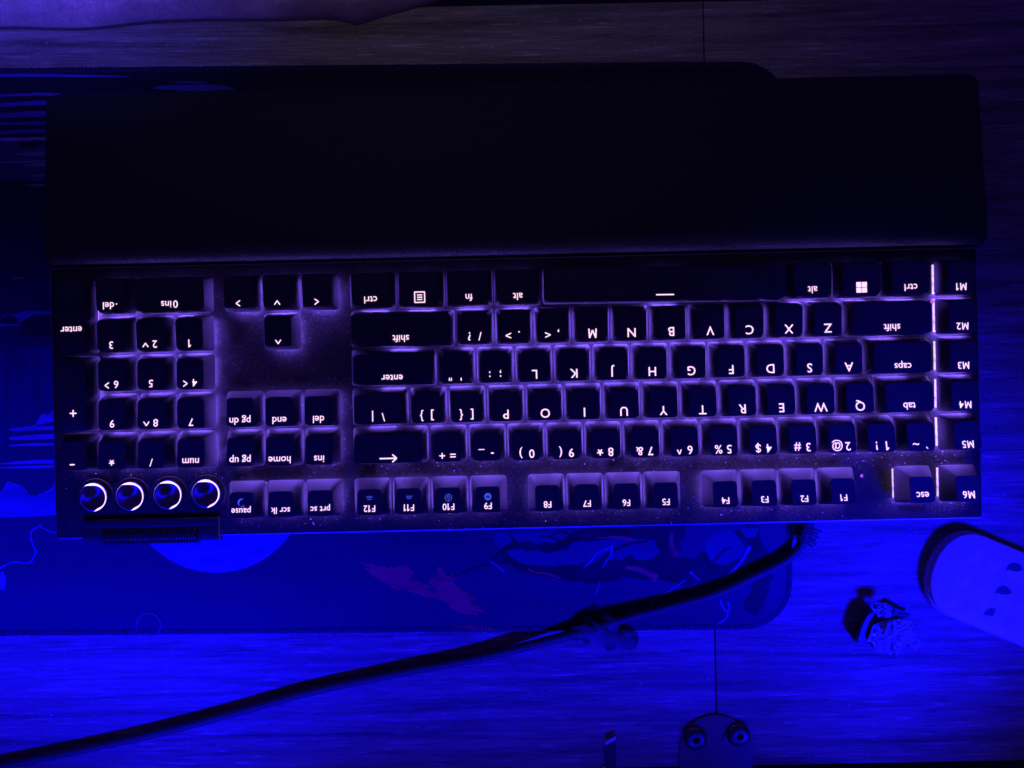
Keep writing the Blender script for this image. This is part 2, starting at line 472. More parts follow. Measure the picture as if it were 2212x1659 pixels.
for pts, w in (([(1060, 1213), (1078, 1225), (1090, 1236)], (4, 2)), ([(1322, 1178), (1320, 1198), (1306, 1218), (1302, 1226)], (5, 2)),
               ([(1318, 1182), (1290, 1196), (1275, 1215), (1262, 1225)], (3, 3)), ([(1405, 1310), (1410, 1294), (1440, 1280), (1482, 1252)], (3, 2)),
               ([(1555, 1295), (1565, 1318), (1572, 1322), (1566, 1338), (1545, 1350)], (4, 2)), ([(1572, 1300), (1576, 1315), (1572, 1325)], (4, 2)),
               ([(1490, 1235), (1512, 1255)], (4, 2)), ([(1620, 1180), (1600, 1215), (1570, 1245), (1555, 1250)], (7, 3)), ([(1296, 1255), (1290, 1275), (1284, 1285)], (2, 1))):
    stroke('printed_twig', pts, w, M_LINE)
for s_, (x, y, rx, ry, a) in enumerate(((822, 1236, 40, 12, .45), (856, 1248, 52, 22, .35), (895, 1264, 34, 13, .3), (912, 1272, 30, 12, .35),
                                        (958, 1262, 34, 24, .6), (985, 1293, 48, 19, .55), (1012, 1310, 32, 11, .4), (1025, 1356, 44, 5, .05))):
    blob('printed_red_cloud', x, y, rx, ry, M_RED, .75, 46, s_ * 2.3 + 1, a)
for pts, w in (([(1290, 1162), (1330, 1160), (1368, 1166)], (3, 8)), ([(1155, 1236), (1185, 1240), (1212, 1250)], (4, 3)), ([(1350, 1225), (1385, 1232), (1420, 1250)], (6, 16)),
               ([(1452, 1150), (1450, 1175), (1462, 1200)], (4, 16)), ([(1506, 1274), (1520, 1277), (1535, 1284)], (4, 2)), ([(1385, 1178), (1400, 1174)], (5, 3)), ([(1140, 1228), (1152, 1236)], (5, 4))):
    stroke('printed_red_leaf', pts, w, M_RED)
# layered clouds, hills and water printed at the left of the sheet
for y, h, m in ((206, 5, M_CLOUDB), (226, 8, M_CLOUDB), (250, 9, M_CLOUDB), (268, 5, M_CLOUDB), (286, 7, M_CLOUDB), (302, 6, M_CLOUD)):
    flat('printed_cloud_streak', [(-60, y), (20, y - h * .6), (70, y - h), (130, y - h), (130, y + h * .2), (60, y + h * .3), (0, y + h * .6), (-60, y + h * .6)], m, 1.2)
flat('printed_cloud_streak', [(-60, 161), (60, 159), (160, 161), (300, 166), (160, 167), (40, 166), (-60, 167)], M_CLOUDB, .6)
flat('printed_cloud_streak', [(325, 192), (350, 185), (400, 183), (460, 183), (495, 187), (514, 194), (420, 197)], M_CLOUDB, .8)
flat('printed_cloud_streak', [(365, 178), (410, 175), (456, 178), (410, 180)], M_CLOUDB, .5)
flat('printed_cloud_bank', [(-60, 306), (38, 306), (46, 318), (60, 320), (76, 318), (98, 307), (120, 306), (120, 390), (70, 392), (20, 388), (-60, 390)], print_mat('print_violet_bank', (.075, .05, .26), .15, 30, (.4, 2, 1)), 1)
for x0, y, h in ((30, 333, 6), (45, 357, 6), (50, 380, 4), (40, 400, 4), (-60, 350, 3)):
    flat('printed_cloud_streak', [(x0, y), (x0 + 40, y - h * .8), (130, y - h), (130, y + h * .4), (x0 + 30, y + h * .6)], M_CLOUD, .8)
flat('printed_dash', [(30, 600), (53, 598), (54, 602), (30, 604)], M_RED, .3)
flat('printed_hill', [(4, 692), (10, 682), (20, 678), (36, 684), (46, 696), (60, 686), (80, 676), (112, 672), (120, 672), (120, 726), (50, 728), (44, 700)], M_DARKP, .4)
flat('printed_dome_rim', [(24, 684), (36, 676), (60, 671), (115, 672), (115, 677), (80, 680), (60, 684), (46, 692), (40, 686)], M_CLOUDB, .4)
stroke('printed_line', [(44, 697), (58, 686), (80, 677), (114, 675)], (2.5, 3), M_LINE, .2)
stroke('printed_line', [(4, 690), (16, 679), (34, 684), (44, 694)], (2, 2), M_LINE, .2)
stroke('printed_line', [(-40, 702), (20, 702), (44, 701)], (4, 3), M_LINE, .2)
cur = [(-60, 760), (-60, 985), (0, 975), (14, 962), (24, 945), (36, 938), (44, 942), (56, 925), (70, 915), (76, 920), (88, 890), (104, 896), (125, 870), (135, 860), (135, 740)]
flat('printed_cliff', cur, print_mat('print_cliff', (.014, .014, .15), .35, 28, (4, .4, 1)), .6)
flat('printed_cloud_bank', [(125, 872), (150, 862), (150, 905), (60, 922), (76, 918), (90, 893), (105, 898)], M_CLOUD, .5)
for y, h in ((925, 7), (944, 8), (960, 5), (998, 6), (1008, 5)):
    flat('printed_cloud_streak', [(20, y), (70, y - h * .7), (150, y - h), (150, y + h * .3), (60, y + h * .8), (-40 if y > 990 else 20, y + h * .8)], M_CLOUD, .8)
flat('printed_cloud_bank', [(-60, 1068), (4, 1062), (16, 1042), (40, 1046), (60, 1066), (84, 1070), (108, 1058), (122, 1040), (150, 1030), (150, 1110), (60, 1116), (-60, 1118)], M_CLOUDB, 1.2)
stroke('printed_line', [(-10, 1068), (8, 1060), (18, 1041), (32, 1046), (48, 1050), (60, 1064)], (3, 2), M_LINE, 1)
stroke('printed_line', [(84, 1070), (100, 1062), (112, 1056), (122, 1040), (136, 1030), (150, 1026)], (3, 3), M_LINE, 1)
stroke('printed_line', [(-10, 1235), (10, 1222), (30, 1214), (60, 1216), (72, 1206), (78, 1190), (70, 1172), (68, 1150), (82, 1138), (92, 1134)], (3, 4), M_LINE, 3)
stroke('printed_line', [(88, 1138), (110, 1148), (128, 1150), (134, 1148)], (3, 2), M_LINE, 1.5)
blob('printed_cloud_bank', 6, 1255, 9, 20, M_LINE, .4, 30, 9)
# faint round printed outline near the stitched edge
VF = ([], []); rc = P2(322, 1350); PZ[0] += .012
M_OUT = print_mat('print_round_outline', (.30, .13, .36), .2, 200)
o1 = [(rc[0] + 6.6 * math.cos(2 * math.pi * i / 48), rc[1] + 6.6 * math.sin(2 * math.pi * i / 48)) for i in range(48)]
o2 = [(rc[0] + 6.15 * math.cos(2 * math.pi * i / 48), rc[1] + 6.15 * math.sin(2 * math.pi * i / 48)) for i in range(48)]
V, F = curve_mesh('printed_ring', [o1, o2], 0, 0, PADZ + .40)
mesh_obj('printed_ring', V, F, M_OUT, pad)

# ------------------------------------------------------------------ keyboard
KROT = math.pi + R(1.30)
PLZ = 18.5          # plate top above the keyboard's own base
SKZ = 23.0          # skirt of the keycaps
REAR = 67.6
rear_mid = W(1122, 1143, PADZ + PLZ)
kr, ks = math.cos(KROT), math.sin(KROT)
KX, KY = rear_mid.x - (-ks * REAR), rear_mid.y - (kr * REAR)
kb = empty('keyboard', (KX, KY, PADZ), KROT)
tag(kb, 'black full-size mechanical keyboard with purple backlit keys and a macro column', 'keyboard')
def L(px, py, z):
    """keyboard coordinates (mm) of a measured point at world height z"""
    w = W(px, py, z); dx, dy = w.x - KX, w.y - KY
    return (dx * kr + dy * ks, -dx * ks + dy * kr)
FRONT = L(1111, 556, PADZ + PLZ)[1]
HW = 232.5
V, F = slab(rrect(HW, (REAR - FRONT) / 2, 2.0, 3, 0, (REAR + FRONT) / 2), 0.05, PLZ - 1.6, .5)
mesh_obj('body', V, F, M_BODY, kb, smooth=40)
V, F = slab(rrect(HW, (REAR - FRONT) / 2, 1.5, 3, 0, (REAR + FRONT) / 2), PLZ - 1.6, PLZ, .7)
nv = len(rrect(1, 1, .5, 3)); fm = []
for f in F: fm.append(0 if len(f) > 4 else 1)
mesh_obj('top_plate', V, F, None, kb, smooth=25, mats=[M_PLATE, M_RIM], fmat=fm)

U = 19.05
X0 = -194.7
ROWY = [49.1, 23.7, 4.65, -14.4, -33.45, -52.5]     # F, number, Q, A, Z, space
rowfix = L(1117.5, 953.7, PADZ + SKZ)[1] - 23.7
ROWY = [y + rowfix for y in ROWY]
X0 += L(1967, 945, PADZ + SKZ)[0] - X0
#        front margin, rear margin, side margin, front height, rear height
PROF = [(4.3, 1.5, 3.1, 9.0, 11.0), (3.5, .9, 2.45, 9.0, 10.6), (3.1, .9, 2.4, 8.6, 9.2), (2.8, .9, 2.5, 8.4, 8.4), (2.3, 1.0, 2.4, 8.6, 8.0), (2.0, 1.1, 2.3, 8.8, 8.0)]
cap_cache = {}
def topz(pf, y, y0, y1, x, hx):
    f = (y - y0) / (y1 - y0)
    k = min(1.0, max(abs(x) / hx, abs(2 * f - 1)))
    return pf[3] * (1 - f) + pf[4] * f - .35 * (1 - k * k)
def cap_mesh(wu, hu, row):
    key = (wu, hu, row)
    if key in cap_cache: return cap_cache[key]
    pf = PROF[row]
    bx = wu * U / 2 - .5; by = hu * U / 2 - .5
    tx = bx - pf[2]; y0 = -by + pf[0]; y1 = by - pf[1]; cy = (y0 + y1) / 2; ty = (y1 - y0) / 2
    def base(d, z): return [(x, y, z) for x, y in rrect(bx - d, by - d, 1.6 - min(d, 1), 3)]
    def top(k, dz):
        out = []
        for x, y in rrect(tx + .0, ty, 2.0, 3): 
            xx, yy = x * k, y * k + cy
            f = (yy - y0) / (y1 - y0); out.append((xx, yy, pf[3] * (1 - f) + pf[4] * f - .35 * (1 - k * k) + dz))
        return out
    def mid(f, z):
        a = base(0, 0); b = top(1, 0)
        return [(p[0] * (1 - f) + q[0] * f, p[1] * (1 - f) + q[1] * f, q[2] * f + z) for p, q in zip(a, b)]
    grow = [(x * 1.035, (y - cy) * 1.035 + cy, z - .5) for x, y, z in top(1, 0)]
    loops = [base(2.9, 2.6), base(1.3, .25), base(1.1, 0), base(.18, 0), base(0, .2), mid(.5, .0), grow, top(.985, 0), top(.66, 0), top(.3, 0)]
    Vv, Ff = loft(loops, True, True)
    me = bpy.data.meshes.new('key')
    me.from_pydata([(v[0] * MM, v[1] * MM, v[2] * MM) for v in Vv], [], Ff); fix(me)
    me.materials.append(M_CAP); shade(me, 34)
    cap_cache[key] = (me, pf, y0, y1, tx)
    return cap_cache[key]

glow_cache = {}
def glow_mesh(hx, hy, lilac=False):
    k = (hx, hy, lilac)
    if k in glow_cache: return glow_cache[k]
    V = [(sx * hx, sy * hy, z) for z in (0.0, 2.6) for sx, sy in ((-1, -1), (1, -1), (1, 1), (-1, 1))]
    F = [(0, 1, 5, 4), (1, 2, 6, 5), (2, 3, 7, 6), (3, 0, 4, 7), (4, 5, 6, 7)]
    me = bpy.data.meshes.new('switch')
    me.from_pydata([(v[0] * MM, v[1] * MM, v[2] * MM) for v in V], [], F); fix(me)
    for m_ in (M_GLOWM if lilac else M_GLOW, M_GLOWR, M_BODY, M_GLOWF): me.materials.append(m_)
    for p in me.polygons:
        p.material_index = 1 if p.center.y > hy * MM * .9 else (2 if p.center.z > .0025 else (3 if p.center.y < -hy * MM * .9 else 0))
    glow_cache[k] = me
    return me

FS = 4.15 / .70    # font size for tall letters
def legend(parts, info, hu=1.0, yoff=None):
    """parts: (string or VF, x, cap height). Laid on the sloping key top, near its rear edge."""
    me, pf, y0, y1, tx = info; VF = ([], [])
    for s, x, h, dy in parts:
        if isinstance(s, str):
            V, F = text_VF(s, h / .70, .98, .025 * h / 3)
        else: V, F = s
        base = (y1 - (1.5 if pf is PROF[0] else .85) - h + dy) if yoff is None else yoff + dy
        V = [(v[0] + x, v[1] + base, 0) for v in V]
        VF = add(VF, (V, F))
    V = [(v[0], v[1], topz(pf, v[1], y0, y1, v[0], tx) + .16) for v in VF[0]]
    return V, VF[1]

BIG = 4.35; MID = 4.0; WRD = 3.45; FN = 3.0
def one(s, h=BIG): return [(s, 0, h, 0)]
def two(a, b, h=MID, d=2.6): return [(a, -d, h, 0), (b, d, h, 0)]
SP = .55
def bsarrow(): return [(polyseg([(4, 1.3, -4, 1.3), (-4, 1.3, -2.1, 3.0), (-4, 1.3, -2.1, -.4)], .62), 0, 2.6, 0)]
def dash(w): return [(polyseg([(-w, 0, w, 0)], .6), 0, .5, 0)]
def winlogo():
    VF = ([], [])
    for i in (0, 1):
        for j in (0, 1):
            x, y = -2.55 + i * 2.7, j * 2.7
            VF = add(VF, ([(x, y, 0), (x + 2.4, y, 0), (x + 2.4, y + 2.4, 0), (x, y + 2.4, 0)], [(0, 1, 2, 3)]))
    return [(VF, 0, 5.0, 0)]
def menuicon():
    return [(polyseg([(-2.4, 0, 2.4, 0), (2.4, 0, 2.4, 5), (2.4, 5, -2.4, 5), (-2.4, 5, -2.4, 0), (-1.1, 1.4, 1.1, 1.4), (-1.1, 2.5, 1.1, 2.5), (-1.1, 3.6, 1.1, 3.6)], .55), 0, 5.0, 0)]
def chev(d, x=0.0):
    s = {'<': [(.9, 0, -.9, 1.3), (-.9, 1.3, .9, 2.6)], '>': [(-.9, 0, .9, 1.3), (.9, 1.3, -.9, 2.6)],
         '^': [(-1.25, .4, 0, 2.2), (0, 2.2, 1.25, .4)], 'v': [(-1.25, 2.2, 0, .4), (0, .4, 1.25, 2.2)]}[d]
    return (polyseg(s, .52), x, 2.8, 0)
def num(s, d): return [(s, -2.1, 3.6, 0), chev(d, 2.4)]

# icons on some function keys, given a weak blue emission
def ringVF(r0, r1, n=24, a0=0, a1=2 * math.pi):
    V = []; F = []
    for i in range(n + 1):
        a = a0 + (a1 - a0) * i / n
        V += [(r0 * math.cos(a), r0 * math.sin(a), 0), (r1 * math.cos(a), r1 * math.sin(a), 0)]
        if i: F.append((2 * i - 2, 2 * i - 1, 2 * i + 1, 2 * i))
    return V, F
def icon_M():
    V = [(1.75 * math.cos(2 * math.pi * i / 28), 1.75 * math.sin(2 * math.pi * i / 28)) for i in range(28)]
    zig = [(-.75, -.75), (-.75, .75), (-.35, .75), (0, .1), (.35, .75), (.75, .75), (.75, -.75), (.42, -.75), (.42, .1), (.1, -.5), (-.1, -.5), (-.42, .1), (-.42, -.75)]
    return curve_mesh('i', [V, zig])
def icon_G():
    VF = ringVF(1.45, 1.75); T = text_VF('G', 2.2, 1.0, .02)
    VF = add(VF, ([(v[0], v[1] - .78, 0) for v in T[0]], T[1]))
    return add(VF, polyseg([(0, 1.4, 0, 1.0), (0, -1.4, 0, -1.0), (1.4, 0, 1.1, 0), (-1.4, 0, -1.1, 0)], .3))
def icon_sun(k):
    return polyseg([(-1, 0, 1, 0)] + [(x * .8, .7 * k, x * 1.15, 1.25 * k) for x in (-1.2, -.6, 0, .6, 1.2)], .32)
def icon_moon():
    a = [(1.8 * math.cos(t), 1.8 * math.sin(t)) for t in [R(-110) + R(250) * i / 16 for i in range(17)]]
    b = [(-.7 + 1.75 * math.cos(t), .45 + 1.75 * math.sin(t)) for t in [R(110) - R(205) * i / 16 for i in range(17)]]
    return curve_mesh('i', [a + b])

KEYS = []   # (x units from the top-left key centre, row, width u, height u, parts, icon)
def K(x, row, w, parts, h=1.0, icon=None, yoff=None, dy=0.0): KEYS.append((x, row, w, h, parts, icon, yoff, dy))
K(0, 0, 1, one('esc', WRD))
for i in range(12):
    x = (2 + i) if i < 4 else (6.5 + i - 4) if i < 8 else (11 + i - 8)
    ic = {8: icon_M, 9: icon_G, 10: lambda: icon_sun(-1), 11: lambda: icon_sun(-1.2)}.get(i)
    K(x, 0, 1, one('F%d' % (i + 1), FN), icon=ic)
for i, s in enumerate(('prt sc', 'scr lk', 'pause')): K(15.25 + i, 0, 1, one(s, 3.0), icon=icon_moon if i == 2 else None)
for i, (a, b) in enumerate(zip('`1234567890-=', '~!@#$%^&*()_+')): K(i, 1, 1, two(a, b))
K(13.5, 1, 2, bsarrow())
for i, s in enumerate(('ins', 'home', 'pg up')): K(15.25 + i, 1, 1, one(s, WRD))
for i, s in enumerate(('del', 'end', 'pg dn')): K(15.25 + i, 2, 1, one(s, WRD))
K(.25, 2, 1.5, one('tab', WRD))
for i, s in enumerate('QWERTYUIOP'): K(1.5 + i, 2, 1, one(s))
K(11.5, 2, 1, two('[', '{')); K(12.5, 2, 1, two(']', '}')); K(13.75, 2, 1.5, two('\\', '|'))
K(.375, 3, 1.75, one('caps', WRD))
for i, s in enumerate('ASDFGHJKL'): K(1.75 + i, 3, 1, one(s))
K(10.75, 3, 1, two(';', ':')); K(11.75, 3, 1, two("'", '"')); K(13.375, 3, 2.25, one('enter', WRD))
K(.625, 4, 2.25, one('shift', WRD))
for i, s in enumerate('ZXCVBNM'): K(2.25 + i, 4, 1, one(s))
K(9.25, 4, 1, two(',', '<')); K(10.25, 4, 1, two('.', '>')); K(11.25, 4, 1, two('/', '?')); K(13.125, 4, 2.75, one('shift', WRD))
K(.125, 5, 1.25, one('ctrl', WRD)); K(1.375, 5, 1.25, winlogo()); K(2.625, 5, 1.25, one('alt', WRD)); K(6.375, 5, 6.25, dash(4.2), dy=-.6)
K(10.125, 5, 1.25, one('alt', WRD)); K(11.375, 5, 1.25, one('fn', WRD)); K(12.625, 5, 1.25, menuicon()); K(13.875, 5, 1.25, one('ctrl', WRD))
K(16.25, 4, 1, [chev('^')]); K(15.25, 5, 1, [chev('<')]); K(16.25, 5, 1, [chev('v')]); K(17.25, 5, 1, [chev('>')])
K(18.5, 1, 1, one('num', WRD)); K(19.5, 1, 1, one('/', 3.6)); K(20.5, 1, 1, [('*', 0, 3.6, -.6)]); K(21.5, 1, 1, dash(1.0), dy=-1.2)
K(18.5, 2, 1, one('7', 3.6)); K(19.5, 2, 1, num('8', '^')); K(20.5, 2, 1, one('9', 3.6))
K(18.5, 3, 1, num('4', '<')); K(19.5, 3, 1, one('5', 3.6)); K(20.5, 3, 1, num('6', '>'))
K(18.5, 4, 1, one('1', 3.6)); K(19.5, 4, 1, num('2', 'v')); K(20.5, 4, 1, one('3', 3.6))
K(19.0, 5, 2, [('0', -3.0, 3.6, 0), ('ins', 1.5, WRD, 0)]); K(20.5, 5, 1, [('.', -3.0, 3.4, .6), ('del', .9, WRD, 0)])
K(21.5, 2.5, 1, [(polyseg([(-1.5, 1.3, 1.5, 1.3), (0, -.2, 0, 2.8)], .6), 0, 3, 0)], h=2.0, yoff=8.2)
K(21.5, 4.5, 1, one('enter', WRD), h=2.0, yoff=5.5)
for i, row in enumerate((5, 4, 3, 2, 1, 0)): K((L(2064, 945, PADZ + SKZ)[0] - X0) / U, row, 1, one('M%d' % (i + 1), 3.35))

for (x, row, w, h, parts, icon, yoff, dy) in KEYS:
    r0 = int(row); ky = (ROWY[r0] + ROWY[r0 + 1]) / 2 if row != r0 else ROWY[r0]
    info = cap_mesh(w, h, 3 if row != r0 else r0)
    k = link(bpy.data.objects.new('key', info[0]), kb)
    k.location = ((X0 + x * U) * MM, ky * MM, SKZ * MM)
    k.rotation_euler = (R(random.uniform(-.5, .5)), R(random.uniform(-.5, .5)), R(random.uniform(-.5, .5)))
    if dy: parts = [(p[0], p[1], p[2], p[3] + dy) for p in parts]
    V, F = legend(parts, info, h, yoff)
    mesh_obj('legend', V, F, M_LEGEND, k)
    if icon:
        V, F = icon(); me, pf, y0, y1, tx = info
        yc = y0 + (y1 - y0) * .40
        V = [(v[0], v[1] + yc, topz(pf, v[1] + yc, y0, y1, v[0], tx) + .16) for v in V]
        mesh_obj('icon', V, F, M_ICON, k)
    if parts[0][0] in ('F', 'J') and row == 3:
        me, pf, y0, y1, tx = info
        V, F = box(-1.5, 1.5, y0 + 2.2, y0 + 2.75, topz(pf, 0, y0, y1, 0, tx) - .1, topz(pf, 0, y0, y1, 0, tx) + .5, .15)
        mesh_obj('homing_bar', V, F, M_CAP, k)
    # lit switch housing under the cap
    sw = link(bpy.data.objects.new('switch', glow_mesh(7.55, 7.1, True) if x < -.5 or (x == 0 and row == 0) else glow_mesh(6.5, 7.1)), k)
    sw.location = (0, 0, (PLZ - SKZ + .02) * MM)

# media buttons: spun metal discs with an emissive crescent imitating the rim highlight on each
ANG = R(1.3)
for i, (px, py) in enumerate(((199, 1075), (279, 1073), (361, 1070), (443, 1067))):
    x, y = L(px, py, PADZ + PLZ + 3)
    b = empty('media_button'); b.parent = kb; b.location = (x * MM, y * MM, PLZ * MM)
    b2 = b
    rings = [(7.2, 0), (7.2, 2.2), (6.9, 2.7), (6.2, 2.9), (5.4, 2.5), (3, 2.2), (.05, 2.15)]
    loops = [[(r_ * math.cos(2 * math.pi * k / 40), r_ * math.sin(2 * math.pi * k / 40), z) for k in range(40)] for r_, z in rings]
    V, F = loft(loops, False, True); mesh_obj('button_cap', V, F, M_SPUN, b, smooth=50)
    # crescent: keyboard angles are the picture's turned by 180 degrees
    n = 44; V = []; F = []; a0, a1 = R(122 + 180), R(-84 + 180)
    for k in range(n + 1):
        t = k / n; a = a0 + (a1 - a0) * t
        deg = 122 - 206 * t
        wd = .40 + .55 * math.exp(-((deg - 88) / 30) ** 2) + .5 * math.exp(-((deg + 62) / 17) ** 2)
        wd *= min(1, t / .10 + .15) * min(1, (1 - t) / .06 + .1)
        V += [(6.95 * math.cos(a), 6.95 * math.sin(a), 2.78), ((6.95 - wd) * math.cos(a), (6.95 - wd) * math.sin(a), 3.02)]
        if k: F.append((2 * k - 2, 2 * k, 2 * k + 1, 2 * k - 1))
    mesh_obj('glint_crescent', V, F, M_RING, b)
    VB = tube([(9.0 * math.cos(2 * math.pi * k / 40), 9.0 * math.sin(2 * math.pi * k / 40), .05) for k in range(41)], .22, 6)
    mesh_obj('bezel', VB[0], VB[1], M_BODY, b, smooth=60)

# volume roller in its housing
hx0, hy1 = L(473, 1172, PADZ + PLZ + 2); hx1, hy0 = L(176, 1124, PADZ + PLZ + 2)
rx0 = L(427, 1150, PADZ + PLZ + 2)[0]; rx1 = L(219, 1150, PADZ + PLZ + 2)[0]; ry0 = L(323, 1140, PADZ + PLZ + 2)[1]
VF = box(hx0, hx1, hy0, ry0, PLZ - .1, PLZ + 1.9, .5)
VF = add(VF, box(hx0, rx0, ry0 - .8, REAR + 1.8, PLZ - 3.5, PLZ + 1.88, .5))
VF = add(VF, box(rx1, hx1, ry0 - .8, REAR + 1.8, PLZ - 3.5, PLZ + 1.88, .5))
mesh_obj('roller_housing', VF[0], VF[1], M_BODY, kb, smooth=30)
nl, nr = 190, 36; V = []; F = []; rr_ = 5.6; yc = REAR - 2.1; zc = PLZ - 2.6
for i in range(nl + 1):
    x = rx0 + .6 + (rx1 - rx0 - 1.2) * i / nl
    for j in range(nr):
        a = 2 * math.pi * j / nr
        hgt = .34 * (abs(math.sin(math.pi * (i / 3.0 + j / 2.0 * 1.0))) * abs(math.sin(math.pi * (i / 3.0 - j / 2.0))))
        hgt = .55 if ((i + j) % 6 == 0 or (i - j) % 6 == 0) else 0.0
        q = rr_ - hgt * .9
        V.append((x, yc + q * math.cos(a), zc + q * math.sin(a)))
for i in range(nl):
    for j in range(nr):
        k = (j + 1) % nr
        F.append((i * nr + j, i * nr + k, (i + 1) * nr + k, (i + 1) * nr + j))
F.append(tuple(range(nr))); F.append(tuple(nl * nr + j for j in range(nr)))
mesh_obj('volume_roller', V, F, mat('roller_metal', (.12, .12, .14), .3, 1.0), kb)

# settled dust on the plate: tiny flakes
VF = ([], [])
gaps = []
for _ in range(520):
    x = random.uniform(-HW + 4, HW - 4); y = random.choice([random.uniform(ROWY[0] - 16, REAR - 1), random.uniform(FRONT + 4, REAR - 1), (ROWY[0] + ROWY[1]) / 2 + random.uniform(-3, 3), random.uniform(ROWY[0] + 9, REAR - 1)])
    s_ = random.choice([.09, .1, .13, .16, .24]); a = random.uniform(0, 3)
    q = [(x + s_ * random.uniform(.6, 1.3) * math.cos(a + t), y + s_ * random.uniform(.4, 1.3) * math.sin(a + t)) for t in (0, 1.5, 3.1, 4.6)]
    VF = add(VF, loft([[(p[0], p[1], PLZ) for p in q], [(p[0] * .6 + x * .4, p[1] * .6 + y * .4, PLZ + s_ * .8) for p in q]], False, True))
tag(mesh_obj('dust', VF[0], VF[1], M_DUST, kb), kind='stuff')
def crumb(px, py, z, a, b, label):
    x, y = L(px, py, z); V = []; w = W(px, py, z)
    P = [[(w.x + a * k * random.uniform(.7, 1.2) * math.cos(t), w.y + b * k * random.uniform(.7, 1.2) * math.sin(t), zz) for t in [i * math.pi / 4 for i in range(8)]] for k, zz in ((.7, z), (1, z + .5), (.6, z + 1.0))]
    V, F = loft(P)
    tag(mesh_obj('crumb', V, F, M_CRUMB), label, 'crumb')
crumb(1862, 652, PADZ + PLZ + .05, 4.2, .9, 'flat orange crumb in the gap below the four-square logo key')
crumb(2014, 651, PADZ + PLZ + .05, 1.3, 1.6, 'small orange crumb beside the lit strip of the M1 key')
crumb(1861, 1028, PADZ + PLZ + .05, .9, 1.0, 'tiny pale crumb on the plate between esc and F1')

# ------------------------------------------------------------------ wrist rest
wr = empty('wrist_rest', (KX, KY, PADZ), KROT)
tag(wr, 'long black padded wrist rest with diagonal weave in front of the keyboard', 'wrist rest')
xl = L(2126, 531, 17)[0]; xr = L(103, 575, 17)[0]
yb = FRONT - .4; yf = L(1100, 182, 14)[1]
wcx, wcy, whx, why = (xl + xr) / 2, (yb + yf) / 2, (xr - xl) / 2, (yb - yf) / 2
def ztop(y): f = (yb - y) / (yb - yf); return 21.5 - 6.5 * f + 1.4 * math.sin(math.pi * f)
prof = [(0.0, None, .05), (0, 0.30, 0), (.0, .62, 0), (.5, .80, 0), (1.4, .91, 0), (2.8, .97, 0), (5, 1.0, 0), (9, 1.02, 0), (18, 1.035, 0), (30, 1.045, 0), (38, 1.05, 0)]
loops = []
for d, f, z0 in prof:
    lp = []
    for x, y in rrect(whx - d, why - d, max(5 - d * .3, 2), 6, wcx, wcy):
        lp.append((x, y, z0 if f is None else ztop(y) * f))
    loops.append(lp)
V, F = loft(loops, True, True)
mesh_obj('cushion', V, F, M_LEATHER, wr, smooth=70)
V, F = slab(rrect(whx - 1.0, why - 1.0, 7, 6, wcx, wcy), -.0, 4.0, .3)

# ------------------------------------------------------------------ cable and its tie
cab = empty('keyboard_cable', tuple(W(1290, 1360, 0))); 
tag(cab, 'black braided cable running from the keyboard across the desk mat edge', 'cable')
cab.location = (0, 0, 0)
CP = [(1743, 1128, 7), (1740, 1150, 6.5), (1729, 1180, 5.7), (1700, 1208, 5.5), (1647, 1236, 5.5), (1545, 1282, 5.5), (1440, 1312, 6), (1342, 1338, 6.6), (1290, 1354, 6.6), (1225, 1373, 6.2), (1110, 1403, 4.6), (997, 1428, 3.2), (830, 1459, 2.5), (658, 1497, 2.5), (500, 1541, 2.5), (338, 1583, 2.5), (180, 1618, 2.5), (20, 1650, 2.5), (-130, 1680, 2.5)]
pts = spline([W(*p) for p in CP], 22)
V, F = tube(pts, [2.45 + .04 * ((i % 2) * 2 - 1) for i in range(len(pts))], 12)
mesh_obj('braided_sleeve', V, F, M_BRAID, cab, smooth=60)
V, F = tube(spline([W(1745, 1118, 8), W(1742, 1140, 7), W(1733, 1172, 6.2)], 6), [3.6 - i * .06 for i in range(13)], 12)
boot = mesh_obj('strain_relief', V, F, M_RUBBER, cab, smooth=60)
for i in range(6):
    t = i / 5; c = W(1749 - 12 * t, 1140 + 30 * t, 7.5 - 1.5 * t); a = R(-18 - 10 * t); ln = (4.4 if i % 2 else 5.6); 
    d = Vector((math.cos(a), math.sin(a), 0)); e = Vector((-d.y, d.x, 0))
    q = rrect(ln, .62, .6, 3)
    lp = [[tuple(c + d * x * k + e * y * k + Vector((0, 0, z))) for x, y in q] for z, k in ((-2.5, .9), (2.3, 1), (3.0, .85))]
    V, F = loft(lp); mesh_obj('rib', V, F, M_RUBBER, boot, smooth=40)

